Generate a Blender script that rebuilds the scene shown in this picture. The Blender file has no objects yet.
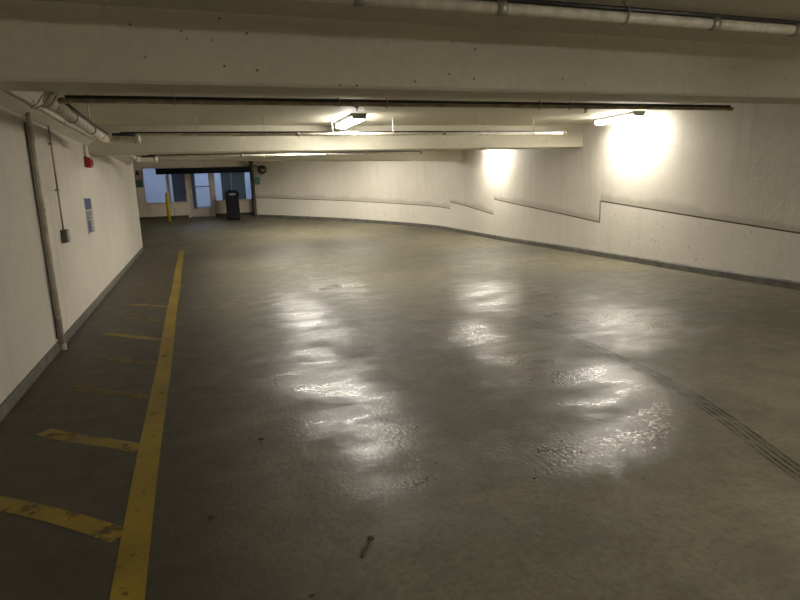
import bpy, bmesh, math, random
from mathutils import Vector, Matrix, noise
random.seed(7)
S = bpy.context.scene
C = S.collection

# ------------------------------------------------------------------ helpers
def prof(y):
    a, b, s = 17.5, 19.5, .1
    if y < a: return 0.0
    if y < b: return s*(y-a)**2/2/(b-a)
    return s*(b-a)/2 + s*(y-b)

def link(name, bm, mats, parent=None, smooth=False, loc=(0, 0, 0)):
    me = bpy.data.meshes.new(name)
    bmesh.ops.recalc_face_normals(bm, faces=bm.faces)
    bm.to_mesh(me); bm.free()
    if not isinstance(mats, (list, tuple)): mats = [mats]
    for m in mats: me.materials.append(m)
    if smooth:
        for p in me.polygons: p.use_smooth = True
    o = bpy.data.objects.new(name, me); C.objects.link(o)
    if parent: o.parent = parent
    o.location = loc
    return o

def tag(o, label=None, cat=None, group=None, kind=None):
    if label: o['label'] = label
    if cat: o['category'] = cat
    if group: o['group'] = group
    if kind: o['kind'] = kind
    return o

def thing(name, label, cat, loc=(0, 0, 0), group=None, kind=None):
    o = bpy.data.objects.new(name, None); C.objects.link(o); o.location = loc
    return tag(o, label, cat, group, kind)

def struct(o, label=None): return tag(o, label, kind='structure')

def box(bm, x0, x1, y0, y1, z0, z1, bev=0.0):
    r = bmesh.ops.create_cube(bm, size=1)
    vs = r['verts']
    for v in vs:
        v.co = Vector((x0+(v.co.x+.5)*(x1-x0), y0+(v.co.y+.5)*(y1-y0), z0+(v.co.z+.5)*(z1-z0)))
    if bev:
        es = list({e for v in vs for e in v.link_edges})
        bmesh.ops.bevel(bm, geom=es, offset=bev, segments=2, affect='EDGES', profile=.5)
    return bm

def tube(bm, pts, r, n=14, cap=True):
    """round tube through points; r number or list"""
    pts = [Vector(p) for p in pts]
    rings = []
    up = None
    for i, p in enumerate(pts):
        if i == 0: d = pts[1]-p
        elif i == len(pts)-1: d = p-pts[i-1]
        else: d = (pts[i+1]-p).normalized()+(p-pts[i-1]).normalized()
        d.normalize()
        if up is None: up = Vector((0, 0, 1)) if abs(d.z) < .9 else Vector((1, 0, 0))
        a = d.cross(up).normalized(); b = a.cross(d).normalized(); up = b
        rr = r[i] if isinstance(r, (list, tuple)) else r
        rings.append([bm.verts.new(p+a*rr*math.cos(2*math.pi*k/n)+b*rr*math.sin(2*math.pi*k/n)) for k in range(n)])
    for A, B in zip(rings, rings[1:]):
        for k in range(n):
            bm.faces.new((A[k], A[(k+1) % n], B[(k+1) % n], B[k]))
    if cap:
        bm.faces.new(rings[0]); bm.faces.new(rings[-1][::-1])
    return bm

def NB(): return bmesh.new()

# ------------------------------------------------------------------ materials
def new_mat(name):
    m = bpy.data.materials.new(name); m.use_nodes = True
    nt = m.node_tree
    for n in list(nt.nodes): nt.nodes.remove(n)
    out = nt.nodes.new('ShaderNodeOutputMaterial')
    b = nt.nodes.new('ShaderNodeBsdfPrincipled')
    nt.links.new(b.outputs[0], out.inputs[0])
    return m, nt, b, out

class G:
    """tiny node-graph writer"""
    def __init__(s, nt): s.nt = nt
    def n(s, t, **kw):
        x = s.nt.nodes.new(t)
        for k, v in kw.items(): setattr(x, k, v)
        return x
    def set(s, sock, v):
        if hasattr(v, 'is_output') or isinstance(v, bpy.types.NodeSocket): s.nt.links.new(v, sock)
        else: sock.default_value = v
    def coord(s, scale=(1, 1, 1), which='Object', loc=(0, 0, 0)):
        t = s.n('ShaderNodeTexCoord'); m = s.n('ShaderNodeMapping')
        m.inputs['Scale'].default_value = scale; m.inputs['Location'].default_value = loc
        s.nt.links.new(t.outputs[which], m.inputs[0]); return m.outputs[0]
    def noise(s, vec, scale=5, detail=4, rough=.55, dist=0):
        x = s.n('ShaderNodeTexNoise')
        s.nt.links.new(vec, x.inputs['Vector'])
        x.inputs['Scale'].default_value = scale; x.inputs['Detail'].default_value = detail
        x.inputs['Roughness'].default_value = rough; x.inputs['Distortion'].default_value = dist
        return x.outputs['Fac']
    def vor(s, vec, scale, feat='F1'):
        x = s.n('ShaderNodeTexVoronoi', feature=feat); s.nt.links.new(vec, x.inputs['Vector'])
        x.inputs['Scale'].default_value = scale
        return x.outputs['Distance']
    def math(s, op, a, b=0.0, clamp=False):
        x = s.n('ShaderNodeMath', operation=op, use_clamp=clamp)
        s.set(x.inputs[0], a); s.set(x.inputs[1], b); return x.outputs[0]
    def map(s, v, a, b, c=0.0, d=1.0, smooth=True):
        x = s.n('ShaderNodeMapRange', interpolation_type='SMOOTHSTEP' if smooth else 'LINEAR')
        s.set(x.inputs[0], v)
        for i, q in zip((1, 2, 3, 4), (a, b, c, d)): s.set(x.inputs[i], q)
        return x.outputs[0]
    def mix(s, f, a, b, mode='MIX'):
        x = s.n('ShaderNodeMix', data_type='RGBA', blend_type=mode)
        s.set(x.inputs[0], f)
        for i, c in ((6, a), (7, b)):
            if isinstance(c, tuple) and len(c) == 3: c = c+(1,)
            s.set(x.inputs[i], c)
        return x.outputs[2]
    def bump(s, h, strength, dist, normal=None):
        x = s.n('ShaderNodeBump'); s.set(x.inputs['Strength'], strength)
        x.inputs['Distance'].default_value = dist
        s.set(x.inputs['Height'], h)
        if normal is not None: s.set(x.inputs['Normal'], normal)
        return x.outputs[0]
    def sep(s, v):
        x = s.n('ShaderNodeSeparateXYZ'); s.nt.links.new(v, x.inputs[0]); return x.outputs

def plain(name, col, rough=.5, metal=0.0, var=.12, scale=9, spec=.5):
    m, nt, b, _ = new_mat(name); g = G(nt)
    v = g.noise(g.coord(), scale, 4)
    f = g.map(v, .3, .7, 0, 1)
    g.set(b.inputs['Base Color'], g.mix(f, tuple(c*(1-var) for c in col), tuple(min(1, c*(1+var)) for c in col)))
    b.inputs['Roughness'].default_value = rough; b.inputs['Metallic'].default_value = metal
    b.inputs['Specular IOR Level'].default_value = spec
    return m

def painted_concrete(name, col, mott=.10, holes=.5, rough=.62, streak=.5, hole_scale=9, seamdirt=False):
    m, nt, b, _ = new_mat(name); g = G(nt)
    co = g.coord()
    big = g.map(g.noise(co, .8, 5, .6), .3, .72)
    fine = g.map(g.noise(co, 14, 5, .7), .3, .7)
    c = g.mix(big, tuple(q*(1-mott) for q in col), tuple(q*(1+mott*.5) for q in col))
    c = g.mix(g.math('MULTIPLY', fine, .30), c, tuple(q*.72 for q in col))
    # vertical runs of grime
    st = g.noise(g.coord((3.2, 3.2, .22)), 1.6, 5, .65)
    c = g.mix(g.map(st, .48, .72, 0, .42*streak), c, (col[0]*.55, col[1]*.5, col[2]*.42))
    # bug holes in patches
    hv = g.vor(co, hole_scale)
    hm = g.map(hv, .05, .13, 1, 0)
    patch = g.map(g.noise(co, 1.1, 2), .48, .60)
    hm = g.math('MULTIPLY', hm, patch)
    hm = g.math('MULTIPLY', hm, holes)
    c = g.mix(hm, c, (.10, .085, .06))
    if seamdirt:
        uv = g.sep(g.coord(which='UV'))
        n1 = g.noise(g.coord((1, 1, .3)), 1.3, 3, .5)
        hgt = g.map(n1, .25, .75, .10, .26)
        c = g.mix(g.map(uv[1], -.004, .004, .32, 0), c, (.72, .69, .61))
        d = g.math('DIVIDE', uv[1], hgt)
        on = g.math('MULTIPLY', g.map(d, .35, 1.1, 1, 0), g.map(uv[1], -.001, .004, 0, 1))
        c = g.mix(g.math('MULTIPLY', on, .48), c, (.27, .24, .18))
        # spalls and rust flecks below the joint
        fl = g.vor(g.coord((1, 1, .45)), 11)
        fm = g.math('MULTIPLY', g.map(fl, .07, .16, 1, 0), g.map(g.noise(co, .7, 3), .42, .56))
        fm = g.math('MULTIPLY', fm, g.map(uv[1], -.01, -.03, 0, .6))
        c = g.mix(fm, c, (.16, .12, .08))
    g.set(b.inputs['Base Color'], c)
    b.inputs['Roughness'].default_value = rough
    b.inputs['Specular IOR Level'].default_value = .35
    h = g.math('ADD', g.math('MULTIPLY', fine, .35), g.math('MULTIPLY', hm, -1.2))
    h = g.math('ADD', h, g.noise(co, 3, 3))
    g.set(b.inputs['Normal'], g.bump(h, .35, .012))
    return m

WALL = (.60, .56, .48)
M_wall = painted_concrete('wall_paint', WALL, .07, .5)
M_wallr = painted_concrete('wall_paint_jointed', WALL, .07, .35, seamdirt=True)
M_ceil = painted_concrete('ceiling_paint', (.56, .53, .42), .08, .7, streak=.2, hole_scale=6)
M_beam = painted_concrete('beam_paint', (.55, .52, .41), .08, .9, streak=.15, hole_scale=10)
M_joint = plain('joint_grime', (.13, .10, .07), .9)
M_base = plain('curb_grey', (.105, .098, .08), .6, var=.3, scale=6)
M_pipe_w = plain('pipe_cream', (.66, .62, .52), .45, var=.15, scale=14)
M_pipe_t = plain('pipe_tan', (.33, .27, .185), .42, var=.25, scale=10)
M_black = plain('black_conduit', (.018, .014, .016), .38)
M_steel = plain('galvanised', (.36, .34, .29), .42, .6, var=.2)
M_brass = plain('sprinkler_brass', (.55, .47, .33), .35, .7)
M_rust = plain('downspout_paint', (.50, .45, .35), .6, var=.3, scale=5)
M_red = plain('alarm_red', (.36, .022, .016), .4)
M_box = plain('grey_box', (.13, .125, .11), .5, .3)
M_housing = plain('fixture_grey', (.30, .29, .26), .5)
M_fac = plain('facade_cream', (.68, .60, .49), .6, var=.06)
M_frame = plain('frame_beige', (.56, .48, .40), .5)
M_yel = plain('bollard_yellow', (.66, .47, .02), .45)
M_bin = plain('bin_black', (.006, .006, .009), .7, spec=.2)
M_label = plain('bin_plate', (.20, .20, .22), .5)
M_green = plain('sign_green', (.03, .13, .085), .5)
M_dark = plain('bar_black', (.004, .004, .006), .7, spec=.15)
M_navy = plain('panel_slate', (.13, .15, .22), .5)
M_teal = plain('panel_teal', (.12, .19, .23), .5)
M_lobwall = plain('lobby_wall', (.60, .63, .66), .7, var=.03)
M_jamb = plain('jamb_dark', (.07, .06, .045), .7)
M_twig = plain('twig_brown', (.045, .03, .018), .8)
M_leaf = plain('leaf_brown', (.05, .035, .02), .8)
M_posterw = plain('poster_white', (.55, .55, .53), .45, var=.05)
M_posterb = plain('poster_blue', (.035, .045, .15), .45)
M_posterg = plain('poster_grey', (.19, .19, .20), .45)
M_mirror, nt, b, _ = new_mat('mirror_dome')
g = G(nt); g.set(b.inputs['Base Color'], (.16, .155, .14, 1)); b.inputs['Metallic'].default_value = 1
g.set(b.inputs['Roughness'], g.map(g.noise(g.coord(), 6), 0, 1, .04, .2))

def emit(name, col, strength):
    m, nt, b, _ = new_mat(name); g = G(nt)
    b.inputs['Base Color'].default_value = (.8, .8, .8, 1)
    g.set(b.inputs['Emission Color'], tuple(col)+(1,))
    n = g.noise(g.coord(), 3)
    g.set(b.inputs['Emission Strength'], g.map(n, 0, 1, strength*.95, strength*1.05))
    return m
LAMP = (1.0, .95, .86)
M_lens = emit('lamp_lens', LAMP, 42)
M_lob = emit('daylight_fill_glow', (.62, .70, 1.0), 5.2)  # bluish glow standing in for daylight behind the glass

M_glass, nt, b, out = new_mat('window_glass'); g = G(nt)
tr = g.n('ShaderNodeBsdfTransparent'); tr.inputs[0].default_value = (.86, .92, .97, 1)
gl = g.n('ShaderNodeBsdfGlossy'); g.set(gl.inputs['Roughness'], g.map(g.noise(g.coord(), 3), 0, 1, .02, .06))
mx = g.n('ShaderNodeMixShader'); fr = g.n('ShaderNodeFresnel'); fr.inputs[0].default_value = 1.5
nt.links.new(fr.outputs[0], mx.inputs[0]); nt.links.new(tr.outputs[0], mx.inputs[1]); nt.links.new(gl.outputs[0], mx.inputs[2])
nt.links.new(mx.outputs[0], out.inputs[0])

# floor: sealed concrete with dirt, old grease and wet patches
M_floor, nt, b, _ = new_mat('floor_concrete'); g = G(nt)
co = g.coord(); xyz = g.sep(co)
X, Y = xyz[0], xyz[1]
big = g.map(g.noise(co, .45, 5, .6), .32, .68)
mid = g.map(g.noise(co, 2.2, 6, .68, .6), .36, .66)
c = g.mix(big, (.126, .112, .071), (.20, .178, .113))
c = g.mix(g.math('MULTIPLY', mid, .5), c, (.088, .075, .046))
fine = g.noise(co, 26, 6, .75)
c = g.mix(g.map(fine, .38, .72, 0, .6), c, (.062, .054, .036))
strk = g.noise(g.coord((.55, 2.0, 1)), 1.1, 6, .62, .4)
c = g.mix(g.map(strk, .50, .68, 0, .45), c, (.082, .072, .05))
# the walkway strip next to the left wall is blackened
edge = g.math('ADD', X, g.math('MULTIPLY', g.math('SUBTRACT', g.noise(co, 1.2, 5, .6), .5), .7))
strip = g.map(edge, -.30, .70, 1, 0)
far = g.map(Y, 15.5, 18.7, 1, 0)
strip = g.math('MULTIPLY', strip, far)
sn = g.map(g.noise(g.coord((1, 1.6, 1)), 3.0, 6, .7), .3, .75, .55, 1.0)
c = g.mix(g.math('MULTIPLY', strip, .86), c, g.mix(sn, (.022, .018, .010), (.050, .041, .023)))
# small specks of grit
sp = g.vor(co, 9)
spm = g.math('MULTIPLY', g.map(sp, .02, .05, 1, 0), g.map(g.noise(co, 2.1, 2), .5, .6, 0, .7))
c = g.mix(spm, c, (.04, .033, .02))
# wet mask
wn = g.noise(g.coord((.7, 1.7, 1), loc=(3.1, 1.7, 0)), 1.5, 7, .66, .3)
wob = g.math('MULTIPLY', g.math('SUBTRACT', g.noise(co, 2.4, 5, .65), .5), .9)
Xw = g.math('ADD', X, wob); Yw = g.math('SUBTRACT', Y, g.math('MULTIPLY', wob, 2.0))
puddles = None
for (qx, qy, ax_, ay_) in ((1.0, 3.6, .28, 1.05), (.85, 5.0, .3, .8), (1.2, 7.6, .3, 1.2), (2.2, 9.2, .3, 1.1), (2.75, 5.2, .34, 1.3), (2.85, 3.5, .5, .7), (4.3, 5.3, .8, .8), (4.0, 7.3, .8, 1.1), (2.2, 2.75, .5, .3)):
    dx = g.math('DIVIDE', g.math('SUBTRACT', Xw, qx), ax_); dy = g.math('DIVIDE', g.math('SUBTRACT', Yw, qy), ay_)
    d = g.math('SQRT', g.math('ADD', g.math('MULTIPLY', dx, dx), g.math('MULTIPLY', dy, dy)))
    m_ = g.map(d, .5, 2.1, 1, 0)
    puddles = m_ if puddles is None else g.math('MAXIMUM', puddles, m_)
wet = g.math('MULTIPLY', puddles, g.map(wn, .34, .66, .2, 1))
c = g.mix(g.math('MULTIPLY', wet, .35), c, (.075, .066, .045))
g.set(b.inputs['Base Color'], c)
rg = g.map(g.noise(co, 5, 6, .7), .3, .7, .50, .66)
g.set(b.inputs['Roughness'], g.map(wet, 0, 1, rg, g.map(g.noise(co, 42, 3, .6), .35, .65, .10, .30), smooth=False))
g.set(b.inputs['Specular IOR Level'], g.map(wet, 0, 1, .42, .8))
hb = g.math('ADD', g.math('MULTIPLY', g.noise(co, 85, 2, .6), .4), g.noise(g.coord((1, .6, 1)), 38, 2, .5))
n1 = g.bump(hb, g.map(wet, 0, 1, .22, .42), .009)
g.set(b.inputs['Normal'], g.bump(strk, .06, .02, n1))

def worn(name, col, lo, hi, amount=1.0, scale=5, sy=1.0):
    m, nt, b, out = new_mat(name); g = G(nt)
    co = g.coord((1, sy, 1))
    n = g.noise(co, scale, 7, .72)
    a = g.map(n, lo, hi, 0, amount)
    d = g.noise(g.coord(), 1.7, 5, .6)
    g.set(b.inputs['Base Color'], g.mix(g.map(d, .3, .7), tuple(q*.62 for q in col), col))
    b.inputs['Roughness'].default_value = .5
    g.set(b.inputs['Normal'], g.bump(g.noise(g.coord(), 40, 4), .4, .008))
    tr = g.n('ShaderNodeBsdfTransparent'); mx = g.n('ShaderNodeMixShader')
    g.set(mx.inputs[0], a); nt.links.new(tr.outputs[0], mx.inputs[1]); nt.links.new(b.outputs[0], mx.inputs[2])
    nt.links.new(mx.outputs[0], out.inputs[0])
    return m
M_line = worn('yellow_line_paint', (.32, .215, .010), .27, .42, .95, 9)
M_hatch = worn('yellow_hatch_paint', (.32, .21, .014), .30, .50, .9)
M_hatch2 = worn('yellow_hatch_faint', (.25, .165, .013), .30, .56, .7)
M_tyre = worn('tyre_rubber', (.035, .03, .022), .34, .60, .62, 8, .5)

# ------------------------------------------------------------------ camera
AX = ((0.94183447, -0.09639953, 0.32195491), (-0.33425696, -0.16912285, 0.92718377), (-0.03493015, -0.9808693, -0.19150795))
right = Vector([a[0] for a in AX]); down = Vector([a[1] for a in AX]); fwd = Vector([a[2] for a in AX])
cam = bpy.data.cameras.new('camera'); co_ = bpy.data.objects.new('camera', cam); C.objects.link(co_)
mw = Matrix((right, -down, -fwd)).transposed().to_4x4(); mw.translation = Vector((0, 0, 1.6))
co_.matrix_world = mw
cam.sensor_width = 36; cam.lens = 581.125/800*36; cam.clip_start = .05; cam.clip_end = 200
S.camera = co_

# ------------------------------------------------------------------ shell
HS = 2.75            # slab soffit
HB = 2.30            # beam soffit
YB = -8.0
YF = 25.2            # shop-front plane
ys = [YB]+[i*.5 for i in range(-15, 35)]+[17.5+.25*i for i in range(0, 33)]

def sheet(name, x0, x1, z, mat, thick, y1=YF):
    bm = NB(); yy = [y for y in ys if y < y1]+[y1]
    xx = [x0, x0+(x1-x0)*.25, (x0+x1)/2, x0+(x1-x0)*.75, x1]
    top = [[bm.verts.new((x, y, z+prof(y))) for x in xx] for y in yy]
    for A, B in zip(top, top[1:]):
        for i in range(len(xx)-1): bm.faces.new((A[i], A[i+1], B[i+1], B[i]))
    r = bmesh.ops.extrude_face_region(bm, geom=bm.faces[:])
    for v in r['geom']:
        if isinstance(v, bmesh.types.BMVert): v.co.z += thick
    return link(name, bm, mat)
struct(sheet('floor', -5.2, 9.2, 0, M_floor, -.25, 29.2), 'brown concrete garage ramp floor with wet glossy patches')
struct(sheet('ceiling', -5.2, 9.2, HS, M_ceil, .25, 29.2), 'cream painted concrete slab ceiling between the beams')

# left wall with a sloping haunch along its top
bm = NB(); box(bm, -1.8, -1.5, YB, 19.0, 0, HS); box(bm, -5.2, -1.8, 18.8, 19.0, 0, HS+prof(19))
wl = struct(link('wall_left', bm, M_wall), 'cream painted concrete wall on the left')
bm = NB()
pr = [(-1.5, 2.42), (-1.40, 2.50), (-1.40, HS), (-1.5, HS)]
for a, b_ in ((YB, 4.2), (4.62, 10.88), (11.36, 17.7)):
    A = [bm.verts.new((x, a, z)) for x, z in pr]; B = [bm.verts.new((x, b_, z)) for x, z in pr]
    for i in range(4): bm.faces.new((A[i], A[(i+1) % 4], B[(i+1) % 4], B[i]))
    bm.faces.new(A); bm.faces.new(B[::-1])
struct(link('trim_1', bm, M_beam), 'sloping concrete haunch along the top of the left wall')
bm = NB()
for a, b_ in ((YB, 6.9), (7.0, 19.0)): box(bm, -1.5, -1.475, a, b_, 0, .10, .006)
struct(link('baseboard_left', bm, M_base), 'grey painted curb strip at the foot of the left wall')

# right wall: straight ramp part, then a curve to the shop front; stepped horizontal joint
path = [(7.72, YB), (7.74, 0), (7.8, 4), (7.86, 6.5), (7.97, 9), (8.1, 11.1), (8.16, 13), (8.22, 14.75), (8.36, 16.4), (8.45, 17.6), (8.42, 18.5),
        (8.2, 19.25), (7.75, 19.9), (7.2, 20.5), (6.5, 21.2), (5.73, 21.95), (4.9, 22.6), (4.0, 23.25), (3.2, 23.85), (2.47, 24.32)]
pts = [Vector((x, y, 0)) for x, y in path]
def catmull(P, m=6):
    out = []
    for i in range(len(P)-1):
        p0 = P[max(i-1, 0)]; p1 = P[i]; p2 = P[i+1]; p3 = P[min(i+2, len(P)-1)]
        for k in range(m):
            t = k/m
            out.append(.5*((2*p1)+(p2-p0)*t+(2*p0-5*p1+4*p2-p3)*t*t+(3*p1-p0-3*p2+p3)*t**3))
    return out+[P[-1]]
curve = catmull(pts)
secs = [(-99, 5.5, lambda y: 1.19+.09*(y-5.5)), (5.5, 10.2, lambda y: .785+.085*(y-5.8)), (10.2, 15.2, lambda y: .72+.087*(y-10.25)),
        (15.2, 18.6, lambda y: .71+.088*(y-15.2)), (18.6, 99, lambda y: .79+.1*(y-18.6))]
bm = NB(); uvl = bm.loops.layers.uv.new('UVMap')
def norm_at(i):
    a = curve[max(i-1, 0)]; b_ = curve[min(i+1, len(curve)-1)]
    d = (b_-a).normalized(); return Vector((-d.y, d.x, 0))      # into the room
g_in = .018
def cols_for(y0, y1):
    res = []
    for i, p in enumerate(curve):
        if y0 <= p.y <= y1: res.append((p, norm_at(i)))
        if i+1 < len(curve):
            q = curve[i+1]
            for yc in (y0, y1):
                if p.y < yc < q.y:
                    t = (yc-p.y)/(q.y-p.y); res.append((p.lerp(q, t), norm_at(i)))
    res.sort(key=lambda r: r[0].y)
    return res
u = 0
for (y0, y1, fn) in secs:
    cs = cols_for(y0, y1); prev = None
    for p, nn in cs:
        s = fn(p.y); zb = prof(p.y)-.02; zt = HS+prof(p.y)+.02
        rows = [(zb, 0), (s-.013, 0), (s-.013, g_in), (s+.013, g_in), (s+.013, 0), (zt, 0)]
        col = [(bm.verts.new((p.x-nn.x*d, p.y-nn.y*d, z)), z-s) for z, d in rows]
        if prev:
            du = (p-prev[1]).length
            for k in range(5):
                f = bm.faces.new((prev[0][k][0], col[k][0], col[k+1][0], prev[0][k+1][0]))
                f.material_index = 1 if k in (1, 2, 3) else 0
                for l, (uu, vv) in zip(f.loops, ((u, prev[0][k][1]), (u+du, col[k][1]), (u+du, col[k+1][1]), (u, prev[0][k+1][1]))):
                    l[uvl].uv = (uu, vv)
            u += du
        prev = (col, p.copy())
me = bpy.data.meshes.new('wall_right'); bm.normal_update(); bm.to_mesh(me); bm.free()
me.materials.append(M_wallr); me.materials.append(M_joint)
wr = bpy.data.objects.new('wall_right', me); C.objects.link(wr); struct(wr, 'cream concrete wall on the right with stepped joint lines, curving away at the far end')
# outer backing wall: gives the skin its thickness
bm = NB(); pr = None
for i, p in enumerate(curve):
    nn = norm_at(i); a = p-nn*.03; b2 = p-nn*.3; z0 = prof(p.y)-.02; z1 = HS+prof(p.y)+.02
    q = [bm.verts.new((a.x, a.y, z0)), bm.verts.new((b2.x, b2.y, z0)), bm.verts.new((b2.x, b2.y, z1)), bm.verts.new((a.x, a.y, z1))]
    if pr:
        for k in range(4): bm.faces.new((pr[k], pr[(k+1) % 4], q[(k+1) % 4], q[k]))
    else: bm.faces.new(q)
    pr = q
bm.faces.new(pr)
link('backing', bm, M_wall, wr)
# vertical dark edge where the joint steps down by the second lamp
bm = NB(); px = [c_ for c_ in cols_for(10.2, 10.2)][0][0]
box(bm, px.x-.006, px.x+.01, px.y-.012, px.y+.012, .715, 1.16)
link('joint_step', bm, M_joint, wr)
# curb
bm = NB(); pr = None
for i, p in enumerate(curve):
    nn = norm_at(i); z = prof(p.y)
    w = .035
    q = [bm.verts.new((p.x, p.y, z-.01)), bm.verts.new((p.x+nn.x*w, p.y+nn.y*w, z-.01)), bm.verts.new((p.x+nn.x*w, p.y+nn.y*w, z+.095)), bm.verts.new((p.x+nn.x*w*.5, p.y+nn.y*w*.5, z+.115)), bm.verts.new((p.x, p.y, z+.115))]
    if pr:
        for k in range(5): bm.faces.new((pr[k], pr[(k+1) % 5], q[(k+1) % 5], q[k]))
    pr = q
struct(link('baseboard_right', bm, M_base), 'dark grey curb strip along the foot of the right wall')

bm = NB(); box(bm, -5.2, 9.2, YB-.2, YB, -.2, 3.0)
struct(link('wall_front', bm, M_wall), 'cream wall behind the camera')

# beams (the slab edge profile is a chamfered soffit)
def beam(name, y0, y1, zb, label, x0=-1.55, x1=8.6, zb1=None):
    bm = NB(); ch = .018
    zt = HS+.01+prof(y1)
    def prf_(b): return [(y0, zt), (y0, b+ch), (y0+ch, b), (y1-ch, b), (y1, b+ch), (y1, zt)]
    prf = prf_(zb)
    A = [bm.verts.new((x0, y, z)) for y, z in prf]; B = [bm.verts.new((x1, y, z)) for y, z in prf_(zb if zb1 is None else zb1)]
    n = len(prf)
    for i in range(n): bm.faces.new((A[i], A[(i+1) % n], B[(i+1) % n], B[i]))
    bm.faces.new(A); bm.faces.new(B[::-1])
    return struct(link(name, bm, M_beam), label)
beam('trim_2', 4.2, 4.62, HB, 'nearest deep concrete ceiling beam across the top of the picture', x1=7.85)
beam('trim_3', 10.9, 11.36, HB, 'second concrete ceiling beam crossing behind the middle lamp', x1=8.12)
beam('trim_4', 17.7, 18.2, 2.57, 'third concrete ceiling beam in front of the glazed entrance', x1=8.47, zb1=2.36)

# ------------------------------------------------------------------ floor markings
def strip_mesh(bm, pts, w, z=.003):
    pr = None
    for i, p in enumerate(pts):
        a = Vector(pts[max(i-1, 0)]); b2 = Vector(pts[min(i+1, len(pts)-1)]); d = (b2-a).normalized(); n = Vector((-d.y, d.x))
        L = Vector(p)+n*w/2; R = Vector(p)-n*w/2
        q = (bm.verts.new((L.x, L.y, z+prof(L.y))), bm.verts.new((R.x, R.y, z+prof(R.y))))
        if pr: bm.faces.new((pr[0], pr[1], q[1], q[0]))
        pr = q
bm = NB()
strip_mesh(bm, [(-.40+.006*math.sin(y*1.3), y) for y in [(-6+i*.4) for i in range(0, 61)]], .135)
tag(link('painted_line', bm, M_line), 'long solid yellow line running down the ramp beside the left wall', 'floor marking', kind='structure')
words = ['nearest yellow diagonal hatch stripe at the lower left of the long line', 'second yellow diagonal hatch stripe from the camera, blotchy and faded',
         'third yellow hatch stripe from the camera, left of the long line', 'fourth yellow hatch stripe, just before the drain pipe foot',
         'fifth yellow hatch stripe, thin and worn, just past the drain pipe foot', 'sixth yellow hatch stripe from the camera, thin and worn']
for k in range(-2, 15):
    y0 = 2.84+1.02*k
    bm = NB()
    L = .66 if k else .95
    x0 = -.47
    pts_ = [(x0-L*t, y0+(.92*L)*t+.02*math.sin(5*t+k)) for t in [i/8 for i in range(9)]]
    strip_mesh(bm, pts_, .115 if k < 2 else .10, .002)
    o = link('hatch_stripe', bm, M_hatch if k in (0, 1, 4, 6) else M_hatch2)
    if 0 <= k < 6: lab = words[k]
    elif k < 0: lab = 'yellow hatch stripe on the floor beside the camera, outside the frame'
    else: lab = '%s yellow hatch stripe from the camera, small and worn, towards the far end of the row' % ('seventh', 'eighth', 'ninth', 'tenth', 'eleventh', 'twelfth', 'thirteenth', 'fourteenth', 'farthest')[k-6]
    tag(o, lab, 'floor marking', 'yellow hatch stripes by the left wall', 'structure')
tp = catmull([Vector(p+(0,)) for p in [(2.6, .8), (2.95, 2.0), (3.25, 2.8), (3.45, 3.57), (3.55, 4.5), (3.6, 5.14), (3.65, 6.2), (3.62, 7.38), (3.45, 8.4), (3.19, 9.2), (2.6, 11.4), (1.5, 16.4)]], 6)
bm = NB()
for off, w in ((-.05, .022), (-.012, .018), (.028, .02), (.062, .014)):
    line = []
    for i, p in enumerate(tp):
        d = (tp[min(i+1, len(tp)-1)]-tp[max(i-1, 0)]).normalized()
        line.append((p.x-d.y*off, p.y+d.x*off))
    nn = len(line) if off == -.012 else int(len(line)*.42)
    strip_mesh(bm, line[:nn], w, .0025)
tag(link('tire_track', bm, M_tyre), 'dark ribbed tire track curving up the middle of the ramp floor', 'floor marking', kind='structure')

# debris
def scrap(x, y, r, label, name='leaf_scrap', cat='leaf'):
    bm = NB(); n = 9; z = prof(y)+.004
    ctr = bm.verts.new((0, 0, .012)); ring = []
    for k in range(n):
        a = 2*math.pi*k/n; rr = r*(.55+.6*random.random())
        ring.append(bm.verts.new((rr*math.cos(a)*1.4, rr*math.sin(a)*.8, .003+.012*random.random())))
    for k in range(n): bm.faces.new((ctr, ring[k], ring[(k+1) % n]))
    r_ = bmesh.ops.extrude_face_region(bm, geom=bm.faces[:])
    for v in r_['geom']:
        if isinstance(v, bmesh.types.BMVert): v.co.z -= .003
    o = link(name, bm, M_leaf, loc=(x, y, z)); return tag(o, label, cat)
tw = thing('twig', 'thin dark curved twig lying on the floor at the bottom centre', 'twig', (.6, 2.3, 0))
bm = NB(); tube(bm, [(.035, .055, .006), (.02, .03, .008), (0, 0, .006), (-.03, -.03, .007), (-.042, -.06, .005)], [.0035, .0035, .004, .0045, .0065], 8)
link('stem', bm, M_twig, tw)
bm = NB(); box(bm, .022, .048, .05, .075, .001, .007, .002); link('leaf', bm, M_leaf, tw)
scrap(.30, 2.07, .012, 'small dark crumpled leaf scrap at the bottom edge left of the twig')
scrap(.28, 3.68, .016, 'small dark leaf scrap on the floor left of the brightest reflection')
scrap(-.06, 2.83, .012, 'small dark leaf scrap just right of the long yellow line')
scrap(1.62, 2.53, .008, 'tiny dark pebble on the dry floor right of the twig', 'pebble', 'stone')
scrap(1.19, 2.9, .007, 'tiny dark pebble below the middle of the wet reflections', 'pebble', 'stone')

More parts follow.
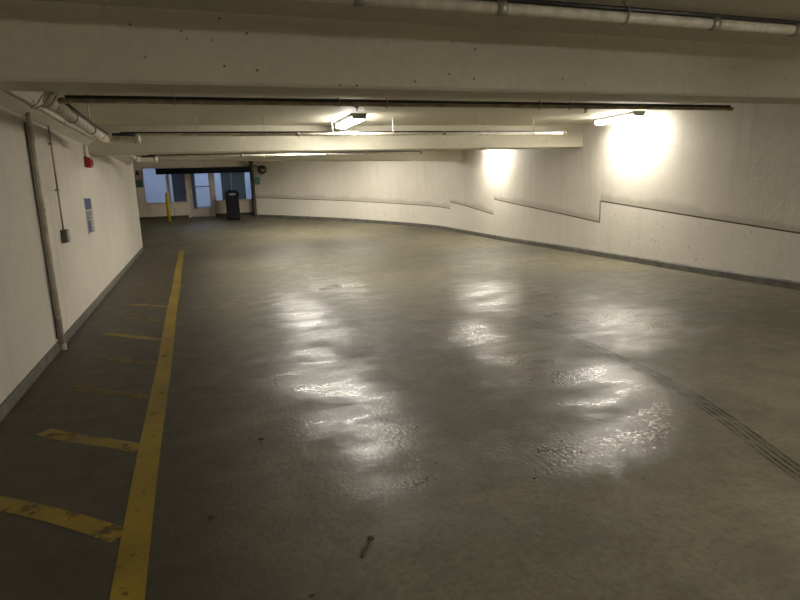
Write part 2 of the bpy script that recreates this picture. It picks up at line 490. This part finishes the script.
# ------------------------------------------------------------------ lamps
def lamp(x, y0, y1, label, zs=HS, hang=0):
    t = thing('ceiling_lamp', label, 'lamp', (x, (y0+y1)/2, zs), 'linear fluorescent ceiling lamps')
    L = (y1-y0)/2
    bm = NB()
    prf = [(-.135, 0), (-.135, -.012), (-.108, -.05), (.108, -.05), (.135, -.012), (.135, 0)]
    A = [bm.verts.new((a, -L, z)) for a, z in prf]; B = [bm.verts.new((a, L, z)) for a, z in prf]
    for i in range(6): bm.faces.new((A[i], A[(i+1) % 6], B[(i+1) % 6], B[i]))
    bm.faces.new(A); bm.faces.new(B[::-1])
    link('housing', bm, M_housing, t)
    bm = NB()
    prf = [(-.10, -.05), (-.105, -.075), (-.085, -.10), (-.045, -.115), (.045, -.115), (.085, -.10), (.105, -.075), (.10, -.05)]
    A = [bm.verts.new((a, -L+.03, z)) for a, z in prf]; B = [bm.verts.new((a, L-.03, z)) for a, z in prf]
    for i in range(len(prf)): bm.faces.new((A[i], A[(i+1) % 8], B[(i+1) % 8], B[i]))
    bm.faces.new(A); bm.faces.new(B[::-1])
    link('lens', bm, M_lens, t)
    for s in (-1, 1):
        bm = NB(); ya, yb = sorted((s*(L-.03), s*L))
        box(bm, -.11, .11, ya, yb, -.120 if s > 0 else -.085, -.05, .006); link('end_cap', bm, M_housing, t)
    for yy in (-L*.45, L*.45):
        for s in (-1, 1):
            bm = NB(); xa, xb = sorted((s*.102, s*.113)); box(bm, xa, xb, yy-.02, yy+.02, -.07, -.035, .002); link('clip', bm, M_steel, t)
        if hang:
            bm = NB(); tube(bm, [(0, yy, 0), (0, yy, hang)], .008, 8); link('hanger', bm, M_steel, t)
    return t
lamp(2.62, 9.2, 10.35, 'long lit ceiling lamp in the middle, between the first two beams')
lamp(7.57, 8.62, 9.72, 'long lit ceiling lamp close to the right wall')
lamp(2.5, 12.8, 14.0, 'lit ceiling lamp in the centre bay hidden behind the second beam')
lamp(7.80, 14.4, 15.6, 'lit ceiling lamp by the right wall hidden behind the second beam')
lamp(3.0, 19.3, 20.5, 'lit ceiling lamp in the far bay before the glazed entrance', HS+prof(19.9)-.07)
lamp(5.2, 18.9, 20.1, 'lit ceiling lamp in the far bay near the curved wall', HS+prof(19.5)-.05)
lamp(2.68, -3.6, -2.4, 'lit ceiling lamp behind the camera', HS-.13, .13)
lamp(4.9, .1, 1.3, 'lit ceiling lamp above and right of the camera', HS-.13, .13)
lamp(7.3, -3.6, -2.4, 'lit ceiling lamp behind the camera by the right wall', HS-.13, .13)

# ------------------------------------------------------------------ sprinkler pipes
def branch(label, x0, x1, y, z, r, pm, rings, hangers, heads, rc=.011, ztop=HS, dy=0.0, name='sprinkler_pipe', oc=.0):
    """white pipe across the garage with a black conduit strapped on its top"""
    t = thing(name, label, 'pipe', (0, y, 0), 'sprinkler branch pipes under the ceiling')
    bm = NB(); tube(bm, [(x0, 0, z), ((x0+x1)/2, 0, z), (x1, dy, z)], r); link('pipe', bm, pm, t, True)
    bm = NB(); zc = z+r+rc
    tube(bm, [(x0+.04, -oc, zc), ((x0+x1)/2, -oc, zc), (x1-.03, dy-oc, zc)], rc, 10); link('conduit', bm, M_black, t, True)
    for x in rings:
        bm = NB(); tube(bm, [(x-.035, 0, z), (x-.03, 0, z), (x+.03, 0, z), (x+.035, 0, z)], [r*1.0, r*1.35, r*1.35, r*1.0]); link('coupling', bm, M_steel, t, True)
    for x in hangers:
        h = NB(); tube(h, [(x, 0, zc+rc), (x, 0, ztop)], .006, 8)
        h_ = link('hanger', h, M_steel, t)
        bm = NB()
        n = 16; rr = r+.012
        tube(bm, [(x, (rr)*math.cos(a)*1.0, z+.012+(rr+rc*.8)*math.sin(a)) for a in [2*math.pi*k/n for k in range(n+1)]], .005, 6)
        link('ring', bm, M_steel, h_)
        bm = NB(); tube(bm, [(x, 0, ztop-.006), (x, 0, ztop)], .022, 10); link('ceiling_plate', bm, M_steel, h_)
    for x in heads:
        bm = NB(); tube(bm, [(x, 0, z-r*.8), (x, 0, z-r-.02)], .016, 10); 
        hd = link('sprinkler_head', bm, M_brass, t)
        bm = NB(); tube(bm, [(x, 0, z-r-.02), (x, 0, z-r-.042)], .006, 8); tube(bm, [(x, 0, z-r-.042), (x, 0, z-r-.046)], .019, 12)
        link('deflector', bm, M_brass, hd)
    for x, s in ((x0, -1), (x1, 1)):
        bm = NB(); xa, xb = sorted((x-s*.05, x+s*.012)); yy = dy if s > 0 else 0
        tube(bm, [(xa, yy, z), (xa+.004, yy, z), (xb-.006, yy, z), (xb, yy, z)], [r, r*1.3, r*1.3, r]); link('end_cap', bm, M_pipe_t, t, True)
    return t
branch('white ringed pipe with black conduit at the top right corner, nearest to the camera', -1.3, 7.7, 3.40, 2.65, .034, M_pipe_w,
       [.2, 1.0, 1.9, 3.6, 4.4], [2.83, 5.6], [], rc=.015, oc=.01)
tan = branch('tan pipe with black conduit just beyond the nearest beam', -.93, 6.3, 5.6, 2.385, .019, M_pipe_t, [1.57, 4.2], [-.05, 1.40, 1.88, 3.6, 3.98], [1.58, 4.18], rc=.013)
branch('cream pipe crossing just below the middle ceiling lamp', -.93, 6.8, 9.7, 2.485, .024, M_pipe_w, [1.72, 4.3], [.2, 1.2, 2.3, 3.35, 5.0, 6.1], [1.75, 4.32], rc=.012, oc=-.012)
branch('cream pipe crossing in front of the third beam near the glazed entrance', -.86, 5.65, 14.2, 2.43, .024, M_pipe_w, [1.2, 3.2], [0, 2.0, 4.2], [1.7], rc=.012)

def main_pipe(y0, y1, label, stub):
    t = thing('sprinkler_main', label, 'pipe', (0, 0, 0), 'sprinkler main pipe sections along the left wall')
    x, z, r = -1.0, 2.36, .046
    bm = NB(); tube(bm, [(x, y0, z), (x, y1, z)], r, 20); link('pipe', bm, M_pipe_w, t, True)
    if y0 < 6:
        bm = NB(); tube(bm, [(x, y0+.02, z), (x, y0, z), (x, y0-.04, z+.02), (x, y0-.06, z+.07), (x, y0-.06, HS)], [r*1.1, r*1.1, r, r*.6, r*.6], 18); link('riser', bm, M_pipe_w, t, True)
    bm = NB(); tube(bm, [(x+.05, y0+.3, z+r+.01), (x+.05, y1-.2, z+r+.01)], .012, 10); link('conduit', bm, M_black, t, True)
    bm = NB(); tube(bm, [(x, y1-.55, z), (x, y1-.54, z), (x, y1-.44, z), (x, y1-.43, z)], [r, r*1.25, r*1.25, r], 20); link('coupling', bm, M_pipe_w, t, True)
    bm = NB()
    arc = [(x+.09*(1-math.cos(a)), y1+.09*math.sin(a), z) for a in [math.pi/2*k/6 for k in range(7)]]
    tube(bm, [(x, y1-.02, z)]+arc+[(x+stub, y1+.09, z)], r*1.08, 20); e = link('elbow', bm, M_pipe_w, t, True)
    bm = NB(); tube(bm, [(x+stub-.01, y1+.09, z), (x+stub, y1+.09, z), (x+stub+.05, y1+.09, z), (x+stub+.06, y1+.09, z)], [r, r*1.3, r*1.3, r*.9], 20); link('end_cap', bm, M_pipe_w, e, True)
    bm = NB(); tube(bm, [(x+.08, y1+.04, z+r+.02), (x+stub+.02, y1+.06, z+r+.02)], .02, 10); link('cable', bm, M_black, t, True)
    for yy in (y0+.9, (y0+y1)/2+.4):
        bm = NB(); tube(bm, [(x, yy, z+r), (x, yy, HS)], .007, 8); h = link('hanger', bm, M_steel, t)
        bm = NB(); n = 18; tube(bm, [(x+(r+.006)*math.cos(a), yy, z+(r+.006)*math.sin(a)) for a in [2*math.pi*k/n for k in range(n+1)]], .006, 6); link('ring', bm, M_steel, h)
    # loop of thin wire at the beam face
    return t
main_pipe(5.6, 8.9, 'thick cream sprinkler main along the left wall between the first two beams', .36)
main_pipe(11.5, 13.9, 'thick cream sprinkler main along the left wall beyond the second beam', .34)

sx, sy, sz = -1.0, -.08, 2.45     # black cable tail and loose wires where this pipe leaves the main
bm = NB(); tube(bm, [(sx-.20, sy-.45, sz+.02), (sx-.12, sy-.30, sz+.005), (sx-.03, sy-.1, sz-.005), (sx+.03, sy+.02, sz)], [.004, .026, .02, .012], 10); link('cable', bm, M_black, tan, True)
bm = NB(); tube(bm, [(sx, sy, sz+.01), (sx+.06, sy, sz+.012), (sx+.16, sy+.02, sz+.008)], [.016, .024, .014], 10); link('cable_boot', bm, M_black, tan, True)
for q in range(3):
    bm = NB(); tube(bm, [(sx+.05*q, sy, sz), (sx-.03+.05*q, sy-.07, sz-.06), (sx-.07+.05*q, sy-.08, sz-.12), (sx-.12+.04*q, sy-.05, sz-.14)], .005, 6); link('wire', bm, M_steel, tan, True)

# ------------------------------------------------------------------ things on the left wall
t = thing('conduit_run', 'thin cream conduit running along the haunch on top of the left wall', 'conduit', (-1.376, 4.62, 2.525))
bm = NB(); tube(bm, [(0, 0, 0), (0, 3, 0), (0, 6.26, 0)], .019, 12); link('pipe', bm, M_pipe_w, t, True)
for yy in (.9, 2.2, 3.7, 5.2):
    bm = NB(); box(bm, -.028, .024, yy-.015, yy+.015, -.026, .028, .004); link('strap', bm, M_pipe_w, t)

t = thing('drain_pipe', 'tall rusty cream drain pipe standing against the left wall', 'pipe', (-1.455, 6.95, 0))
bm = NB(); tube(bm, [(0, 0, .03), (0, 0, 1.2), (0, 0, 2.40), (0, 0, 2.46)], .026, 16); link('pipe', bm, M_rust, t, True)
bm = NB(); tube(bm, [(0, 0, 0), (0, 0, .01), (0, 0, .06), (0, 0, .065)], [.036, .036, .036, .026], 16); link('foot', bm, M_rust, t, True)
bm = NB(); tube(bm, [(-.03, -.036, .13), (-.03, -.036, 2.36)], .009, 8); link('side_conduit', bm, M_box, t, True)
for zz in (.35, 1.5, 2.2):
    bm = NB(); tube(bm, [(0, 0, zz-.025), (0, 0, zz-.02), (0, 0, zz+.02), (0, 0, zz+.025)], [.026, .032, .032, .026], 16); link('coupling', bm, M_rust, t, True)

t = thing('outlet_box', 'grey electrical box on the left wall at the end of a thin conduit', 'electrical box', (-1.5, 7.96, 1.08))
bm = NB(); box(bm, 0, .065, -.09, .09, 0, .155, .008); link('box', bm, M_box, t)
bm = NB(); box(bm, .065, .073, -.07, .07, .015, .14, .003); link('cover', bm, M_steel, t)
bm = NB(); tube(bm, [(.022, 0, .155), (.022, 0, 1.2), (.022, 0, 1.365)], .010, 10); link('conduit', bm, M_pipe_t, t, True)
for zz in (.62, 1.15):
    bm = NB(); box(bm, 0, .04, -.045, .045, zz-.012, zz+.012, .003); link('strap', bm, M_steel, t)

t = thing('fire_alarm', 'red fire alarm strobe high on the left wall beneath a cream box', 'fire alarm', (-1.5, 10.42, 2.06))
bm = NB(); box(bm, 0, .09, -.10, .10, 0, .15, .01); link('body', bm, M_red, t)
bm = NB(); box(bm, .09, .11, -.06, .06, .03, .12, .008); link('horn', bm, M_red, t)
bm = NB(); box(bm, 0, .05, -.10, -.04, .12, .17, .004); link('bracket', bm, M_box, t)
bm = NB(); box(bm, 0, .04, -.05, .05, .15, .36, .006); link('raceway', bm, M_pipe_w, t)

t = thing('wall_poster', 'blue and grey notice poster on the left wall beyond the electrical box', 'poster', (-1.5, 10.1, 1.05))
bm = NB(); box(bm, 0, .008, -.31, .31, 0, .56, .002); link('board', bm, M_posterw, t)
bm = NB(); box(bm, .008, .010, -.29, .29, .37, .54); link('header', bm, M_posterb, t)
bm = NB(); box(bm, .008, .010, -.29, .29, .02, .355); link('body_panel', bm, M_posterg, t)
bm = NB(); box(bm, .010, .012, -.28, .0, .04, .20); link('blue_block', bm, M_posterb, t)
bm = NB()
for k in range(5): box(bm, .010, .0115, .03, .25, .06+.05*k, .072+.05*k)
link('line_block', bm, M_posterw, t)

# ------------------------------------------------------------------ glazed entrance
ZF = prof(YF)
def fp(name, parts, mat, label=None, parent=None, y0=YF-.04, y1=YF+.10, bev=.004):
    bm = NB()
    for x0, x1, z0, z1 in parts: box(bm, x0, x1, y0, y1, z0, z1, bev)
    o = link(name, bm, mat, parent)
    if not parent: struct(o, label)
    return o
ZS, ZT = 1.28, 2.66
wb = fp('wall_back', [(-5.2, -.68, ZF-.05, ZS), (-.66, -.13, ZF-.05, ZS), (.90, 2.42, ZF-.05, ZS), (-5.2, 2.7, ZT, 3.55), (-5.2, -1.70, ZS, ZT), (2.42, 2.6, ZF-.05, ZT)], M_fac, 'cream shop-front wall around the glazed entrance', bev=0)
bm = NB(); box(bm, 2.38, 2.46, 24.34, YF-.04, ZF-.12, 3.5); struct(link('trim_6', bm, M_jamb), 'dark recessed jamb at the right end of the glazed entrance')
bm = NB(); box(bm, -5.2, -.15, YF-.07, YF-.04, ZF-.03, ZF+.10); box(bm, .9, 2.38, YF-.07, YF-.04, ZF-.03, ZF+.10)
struct(link('baseboard_back', bm, M_jamb), 'dark base strip beneath the glazed entrance')
def window(n, x0, x1, label, bars=(), fm=M_frame, z0=ZS, z1=ZT):
    w = thing('window_%d' % n, label, 'window', (0, 0, 0), kind='structure')
    f = .03
    fp('window_frame', [(x0, x0+f, z0, z1), (x1-f, x1, z0, z1), (x0+f, x1-f, z0, z0+f), (x0+f, x1-f, z1-f, z1)]+[(b_-.012, b_+.012, z0+f, z1-f) for b_ in bars], fm, parent=w)
    bm = NB(); box(bm, x0+f, x1-f, YF+.02, YF+.03, z0+f, z1-f); link('pane', bm, M_glass, w)
    bm = NB(); box(bm, x0-.01, x1+.01, YF-.07, YF-.02, z0-.03, z0, .004); link('window_sill', bm, fm, w)
    return w
window(1, -1.70, -.83, 'wide pale blue window pane left of the glass door')
window(2, -.77, -.13, 'narrow dark window pane beside the yellow post')
window(3, .93, 2.42, 'window behind the black bin with a thin middle bar', bars=(1.62,))
fp('trim_7', [(-.83, -.77, ZS, ZT)], M_frame, 'beige mullion between the two left windows')
d = thing('door_1', 'glass entrance door with beige frame and crossbar', 'door', (0, 0, 0), kind='structure')
fp('door_frame', [(-.13, -.04, ZF, ZT), (.83, .93, ZF, ZT), (-.04, .83, ZT-.05, ZT)], M_fac, parent=d)
lf = fp('door_leaf', [(-.03, .07, ZF+.02, ZT-.06), (.74, .82, ZF+.02, ZT-.06), (.07, .74, ZF+.02, ZF+.33), (.07, .74, ZT-.14, ZT-.06)], M_frame, parent=d, y0=YF-.01, y1=YF+.05)
bm = NB(); box(bm, .07, .74, YF+.015, YF+.025, ZF+.33, ZT-.14); link('pane', bm, M_glass, lf)
bm = NB(); tube(bm, [(.02, YF-.07, 1.88), (.78, YF-.07, 1.88)], .018, 10); tube(bm, [(.05, YF-.07, 1.88), (.05, YF, 1.88)], .012, 8); tube(bm, [(.76, YF-.07, 1.88), (.76, YF, 1.88)], .012, 8)
link('push_bar', bm, M_steel, lf, True)
# lobby behind the glass
bm = NB(); box(bm, -5.2, 3.6, 28.6, 28.8, .5, 3.9); box(bm, 3.4, 3.6, YF+.1, 28.6, .5, 3.9); box(bm, -5.2, -5.0, 19.0, 28.6, .2, 3.9)
struct(link('wall_lobby', bm, M_lobwall), 'pale blue lobby walls seen through the glass')
def panel(name, x0, x1, y, z0, z1, m, label):  # invented panels, added so the panes in front of them look dark
    t = thing(name, label, 'board', ((x0+x1)/2, y, prof(y)))
    w = (x1-x0)/2; zb = prof(y)
    bm = NB(); box(bm, -w, w, -.03, .03, z0-zb, z1-zb, .006); link('board', bm, m, t)
    for s in (-1, 1):
        bm = NB(); box(bm, s*w*.8-.03, s*w*.8+.03, -.15, .15, 0, .03, .004); link('foot', bm, M_box, t)
        bm = NB(); box(bm, s*w*.8-.015, s*w*.8+.015, -.015, .015, .03, z0-zb+.02); link('post', bm, M_box, t)
    return t
panel('pane_darkener', -.66, -.10, 25.75, 1.0, 2.75, M_navy, 'dark slate panel added behind the narrow left window to darken it')
panel('pane_darkener', -.25, .22, 26.1, 1.0, 2.75, M_navy, 'slate panel added to darken the left edge of the glass door')
panel('pane_darkener', 1.25, 2.22, 25.8, 1.0, 2.75, M_teal, 'wide slate teal panel added to darken the window over the black bin')
for (x, y, lab) in ((-2.3, 27.0, 'added glowing panel for bluish daylight behind the left window'), (.6, 27.0, 'added glowing panel for bluish daylight behind the glass door'), (2.7, 26.6, 'added glowing panel for bluish daylight behind the right window')):
    zt = HS+prof(y)  # unseen glowing panels, added to fill the lobby with bluish daylight
    t = thing('lobby_daylight_fill', lab, 'lamp', (x, y, zt), 'added daylight panels in the lobby')
    bm = NB(); box(bm, -.45, .45, -.45, .45, -.04, 0, .004); link('frame', bm, M_housing, t)
    bm = NB(); box(bm, -.41, .41, -.41, .41, -.06, -.04); link('diffuser', bm, M_lob, t)

# clearance bar
yb = 23.6
t = thing('clearance_bar', 'long black bar hanging from the ceiling before the glazed entrance', 'clearance bar', (0, yb, 0))
bm = NB(); box(bm, -1.13, 2.27, -.06, .06, 2.345, 2.56, .01); link('bar', bm, M_dark, t)
for x in (-.9, .6, 2.1):
    bm = NB(); tube(bm, [(x, 0, 2.56), (x, 0, HS+prof(yb))], .006, 8); link('hanger', bm, M_pipe_w, t)

# bollard
yb = 24.3; zb = prof(yb)
t = thing('bollard', 'slim yellow post standing before the left windows', 'bollard', (-.86, yb, zb))
bm = NB(); tube(bm, [(0, 0, 0), (0, 0, 1.0), (0, 0, 1.06), (0, 0, 1.09), (0, 0, 1.10)], [.062, .062, .055, .035, .01], 18); link('post', bm, M_yel, t, True)
bm = NB(); tube(bm, [(0, 0, 0), (0, 0, .015)], [.10, .09], 18); link('base_plate', bm, M_yel, t)

# bin
yb = 24.0; zb = prof(yb)
t = thing('trash_bin', 'tall black litter bin with rounded top beside the glass door', 'bin', (1.52, yb, zb))
bm = NB(); box(bm, -.24, .24, -.24, .24, .03, .86, .03); link('body', bm, M_bin, t)
bm = NB()
prf = [(-.26, .86), (-.26, 1.0), (-.22, 1.09), (-.12, 1.15), (.12, 1.15), (.22, 1.09), (.26, 1.0), (.26, .86)]
A = [bm.verts.new((x, -.26, z)) for x, z in prf]; B = [bm.verts.new((x, .26, z)) for x, z in prf]
for i in range(8): bm.faces.new((A[i], A[(i+1) % 8], B[(i+1) % 8], B[i]))
bm.faces.new(A); bm.faces.new(B[::-1]); link('lid', bm, M_bin, t)
bm = NB(); box(bm, -.12, .12, -.272, -.26, .95, 1.02, .004); link('opening_flap', bm, M_label, t)
for s in (-1, 1):
    for q in (-1, 1):
        bm = NB(); box(bm, s*.19-.03, s*.19+.03, q*.19-.03, q*.19+.03, 0, .03); link('foot', bm, M_bin, t)

# green signs, dome mirror, camera bracket
def sign(x, y, z, label, w=.2, h=.26):
    t = thing('wall_sign', label, 'sign', (x, y, z))
    bm = NB(); box(bm, -w/2, w/2, -.03, 0, -h/2, h/2, .005); link('plate', bm, M_green, t)
    bm = NB(); box(bm, -w/2+.015, w/2-.015, -.034, -.03, -h/2+.015, h/2-.015, .002); link('face', bm, M_green, t)
sign(-1.84, YF-.04, 2.06, 'small green sign left of the pale blue window', .26, .28)
sign(2.56, 24.22, 2.03, 'small green sign on the wall right of the glazed entrance', .20, .30)
t = thing('dome_mirror', 'round dark convex mirror high on the wall right of the entrance', 'mirror', (2.74, 23.9, 2.44))
bm = NB()
rings = []
for k in range(7):
    a = math.pi/2*k/6
    rings.append((.15*math.cos(a), -.08*math.sin(a)))
vs = [[bm.verts.new((r*math.cos(2*math.pi*i/24), d_, r*math.sin(2*math.pi*i/24))) for i in range(24)] for r, d_ in rings[:-1]]
for A, B in zip(vs, vs[1:]):
    for i in range(24): bm.faces.new((A[i], A[(i+1) % 24], B[(i+1) % 24], B[i]))
bm.faces.new(vs[-1]); bm.faces.new(vs[0][::-1]); link('mirror', bm, M_mirror, t, True)
bm = NB(); tube(bm, [(.15*math.cos(2*math.pi*i/24), .005, .15*math.sin(2*math.pi*i/24)) for i in range(25)], .022, 8); link('rim', bm, M_dark, t, True)
bm = NB(); tube(bm, [(0, .0, 0), (-.02, .10, .02), (-.02, .32, .04)], .018, 8); link('bracket', bm, M_dark, t, True)
bm = NB(); tube(bm, [(-.12, -.02, .1), (-.26, .0, .16), (-.30, .1, .16)], .02, 8); link('arm', bm, M_dark, t, True)
t = thing('camera_bracket', 'small dark camera bracket under the ceiling left of the pale window', 'bracket', (-1.86, YF-.04, 2.42))
bm = NB(); box(bm, -.05, .05, -.02, 0, -.02, .15, .004); link('plate', bm, M_jamb, t)
bm = NB(); tube(bm, [(0, -.02, .1), (.03, -.16, .08), (.0, -.26, .0)], [.02, .03, .045], 10); link('arm', bm, M_jamb, t, True)

# ------------------------------------------------------------------ world and view
w = bpy.data.worlds.new('world'); S.world = w; w.use_nodes = True
w.node_tree.nodes['Background'].inputs[0].default_value = (.01, .012, .02, 1)
w.node_tree.nodes['Background'].inputs[1].default_value = .2
S.view_settings.view_transform = 'Standard'; S.view_settings.look = 'None'
S.view_settings.gamma = 1; S.view_settings.use_curve_mapping = False
S.view_settings.exposure = 1.6
S.cycles.max_bounces = 10; S.cycles.diffuse_bounces = 6
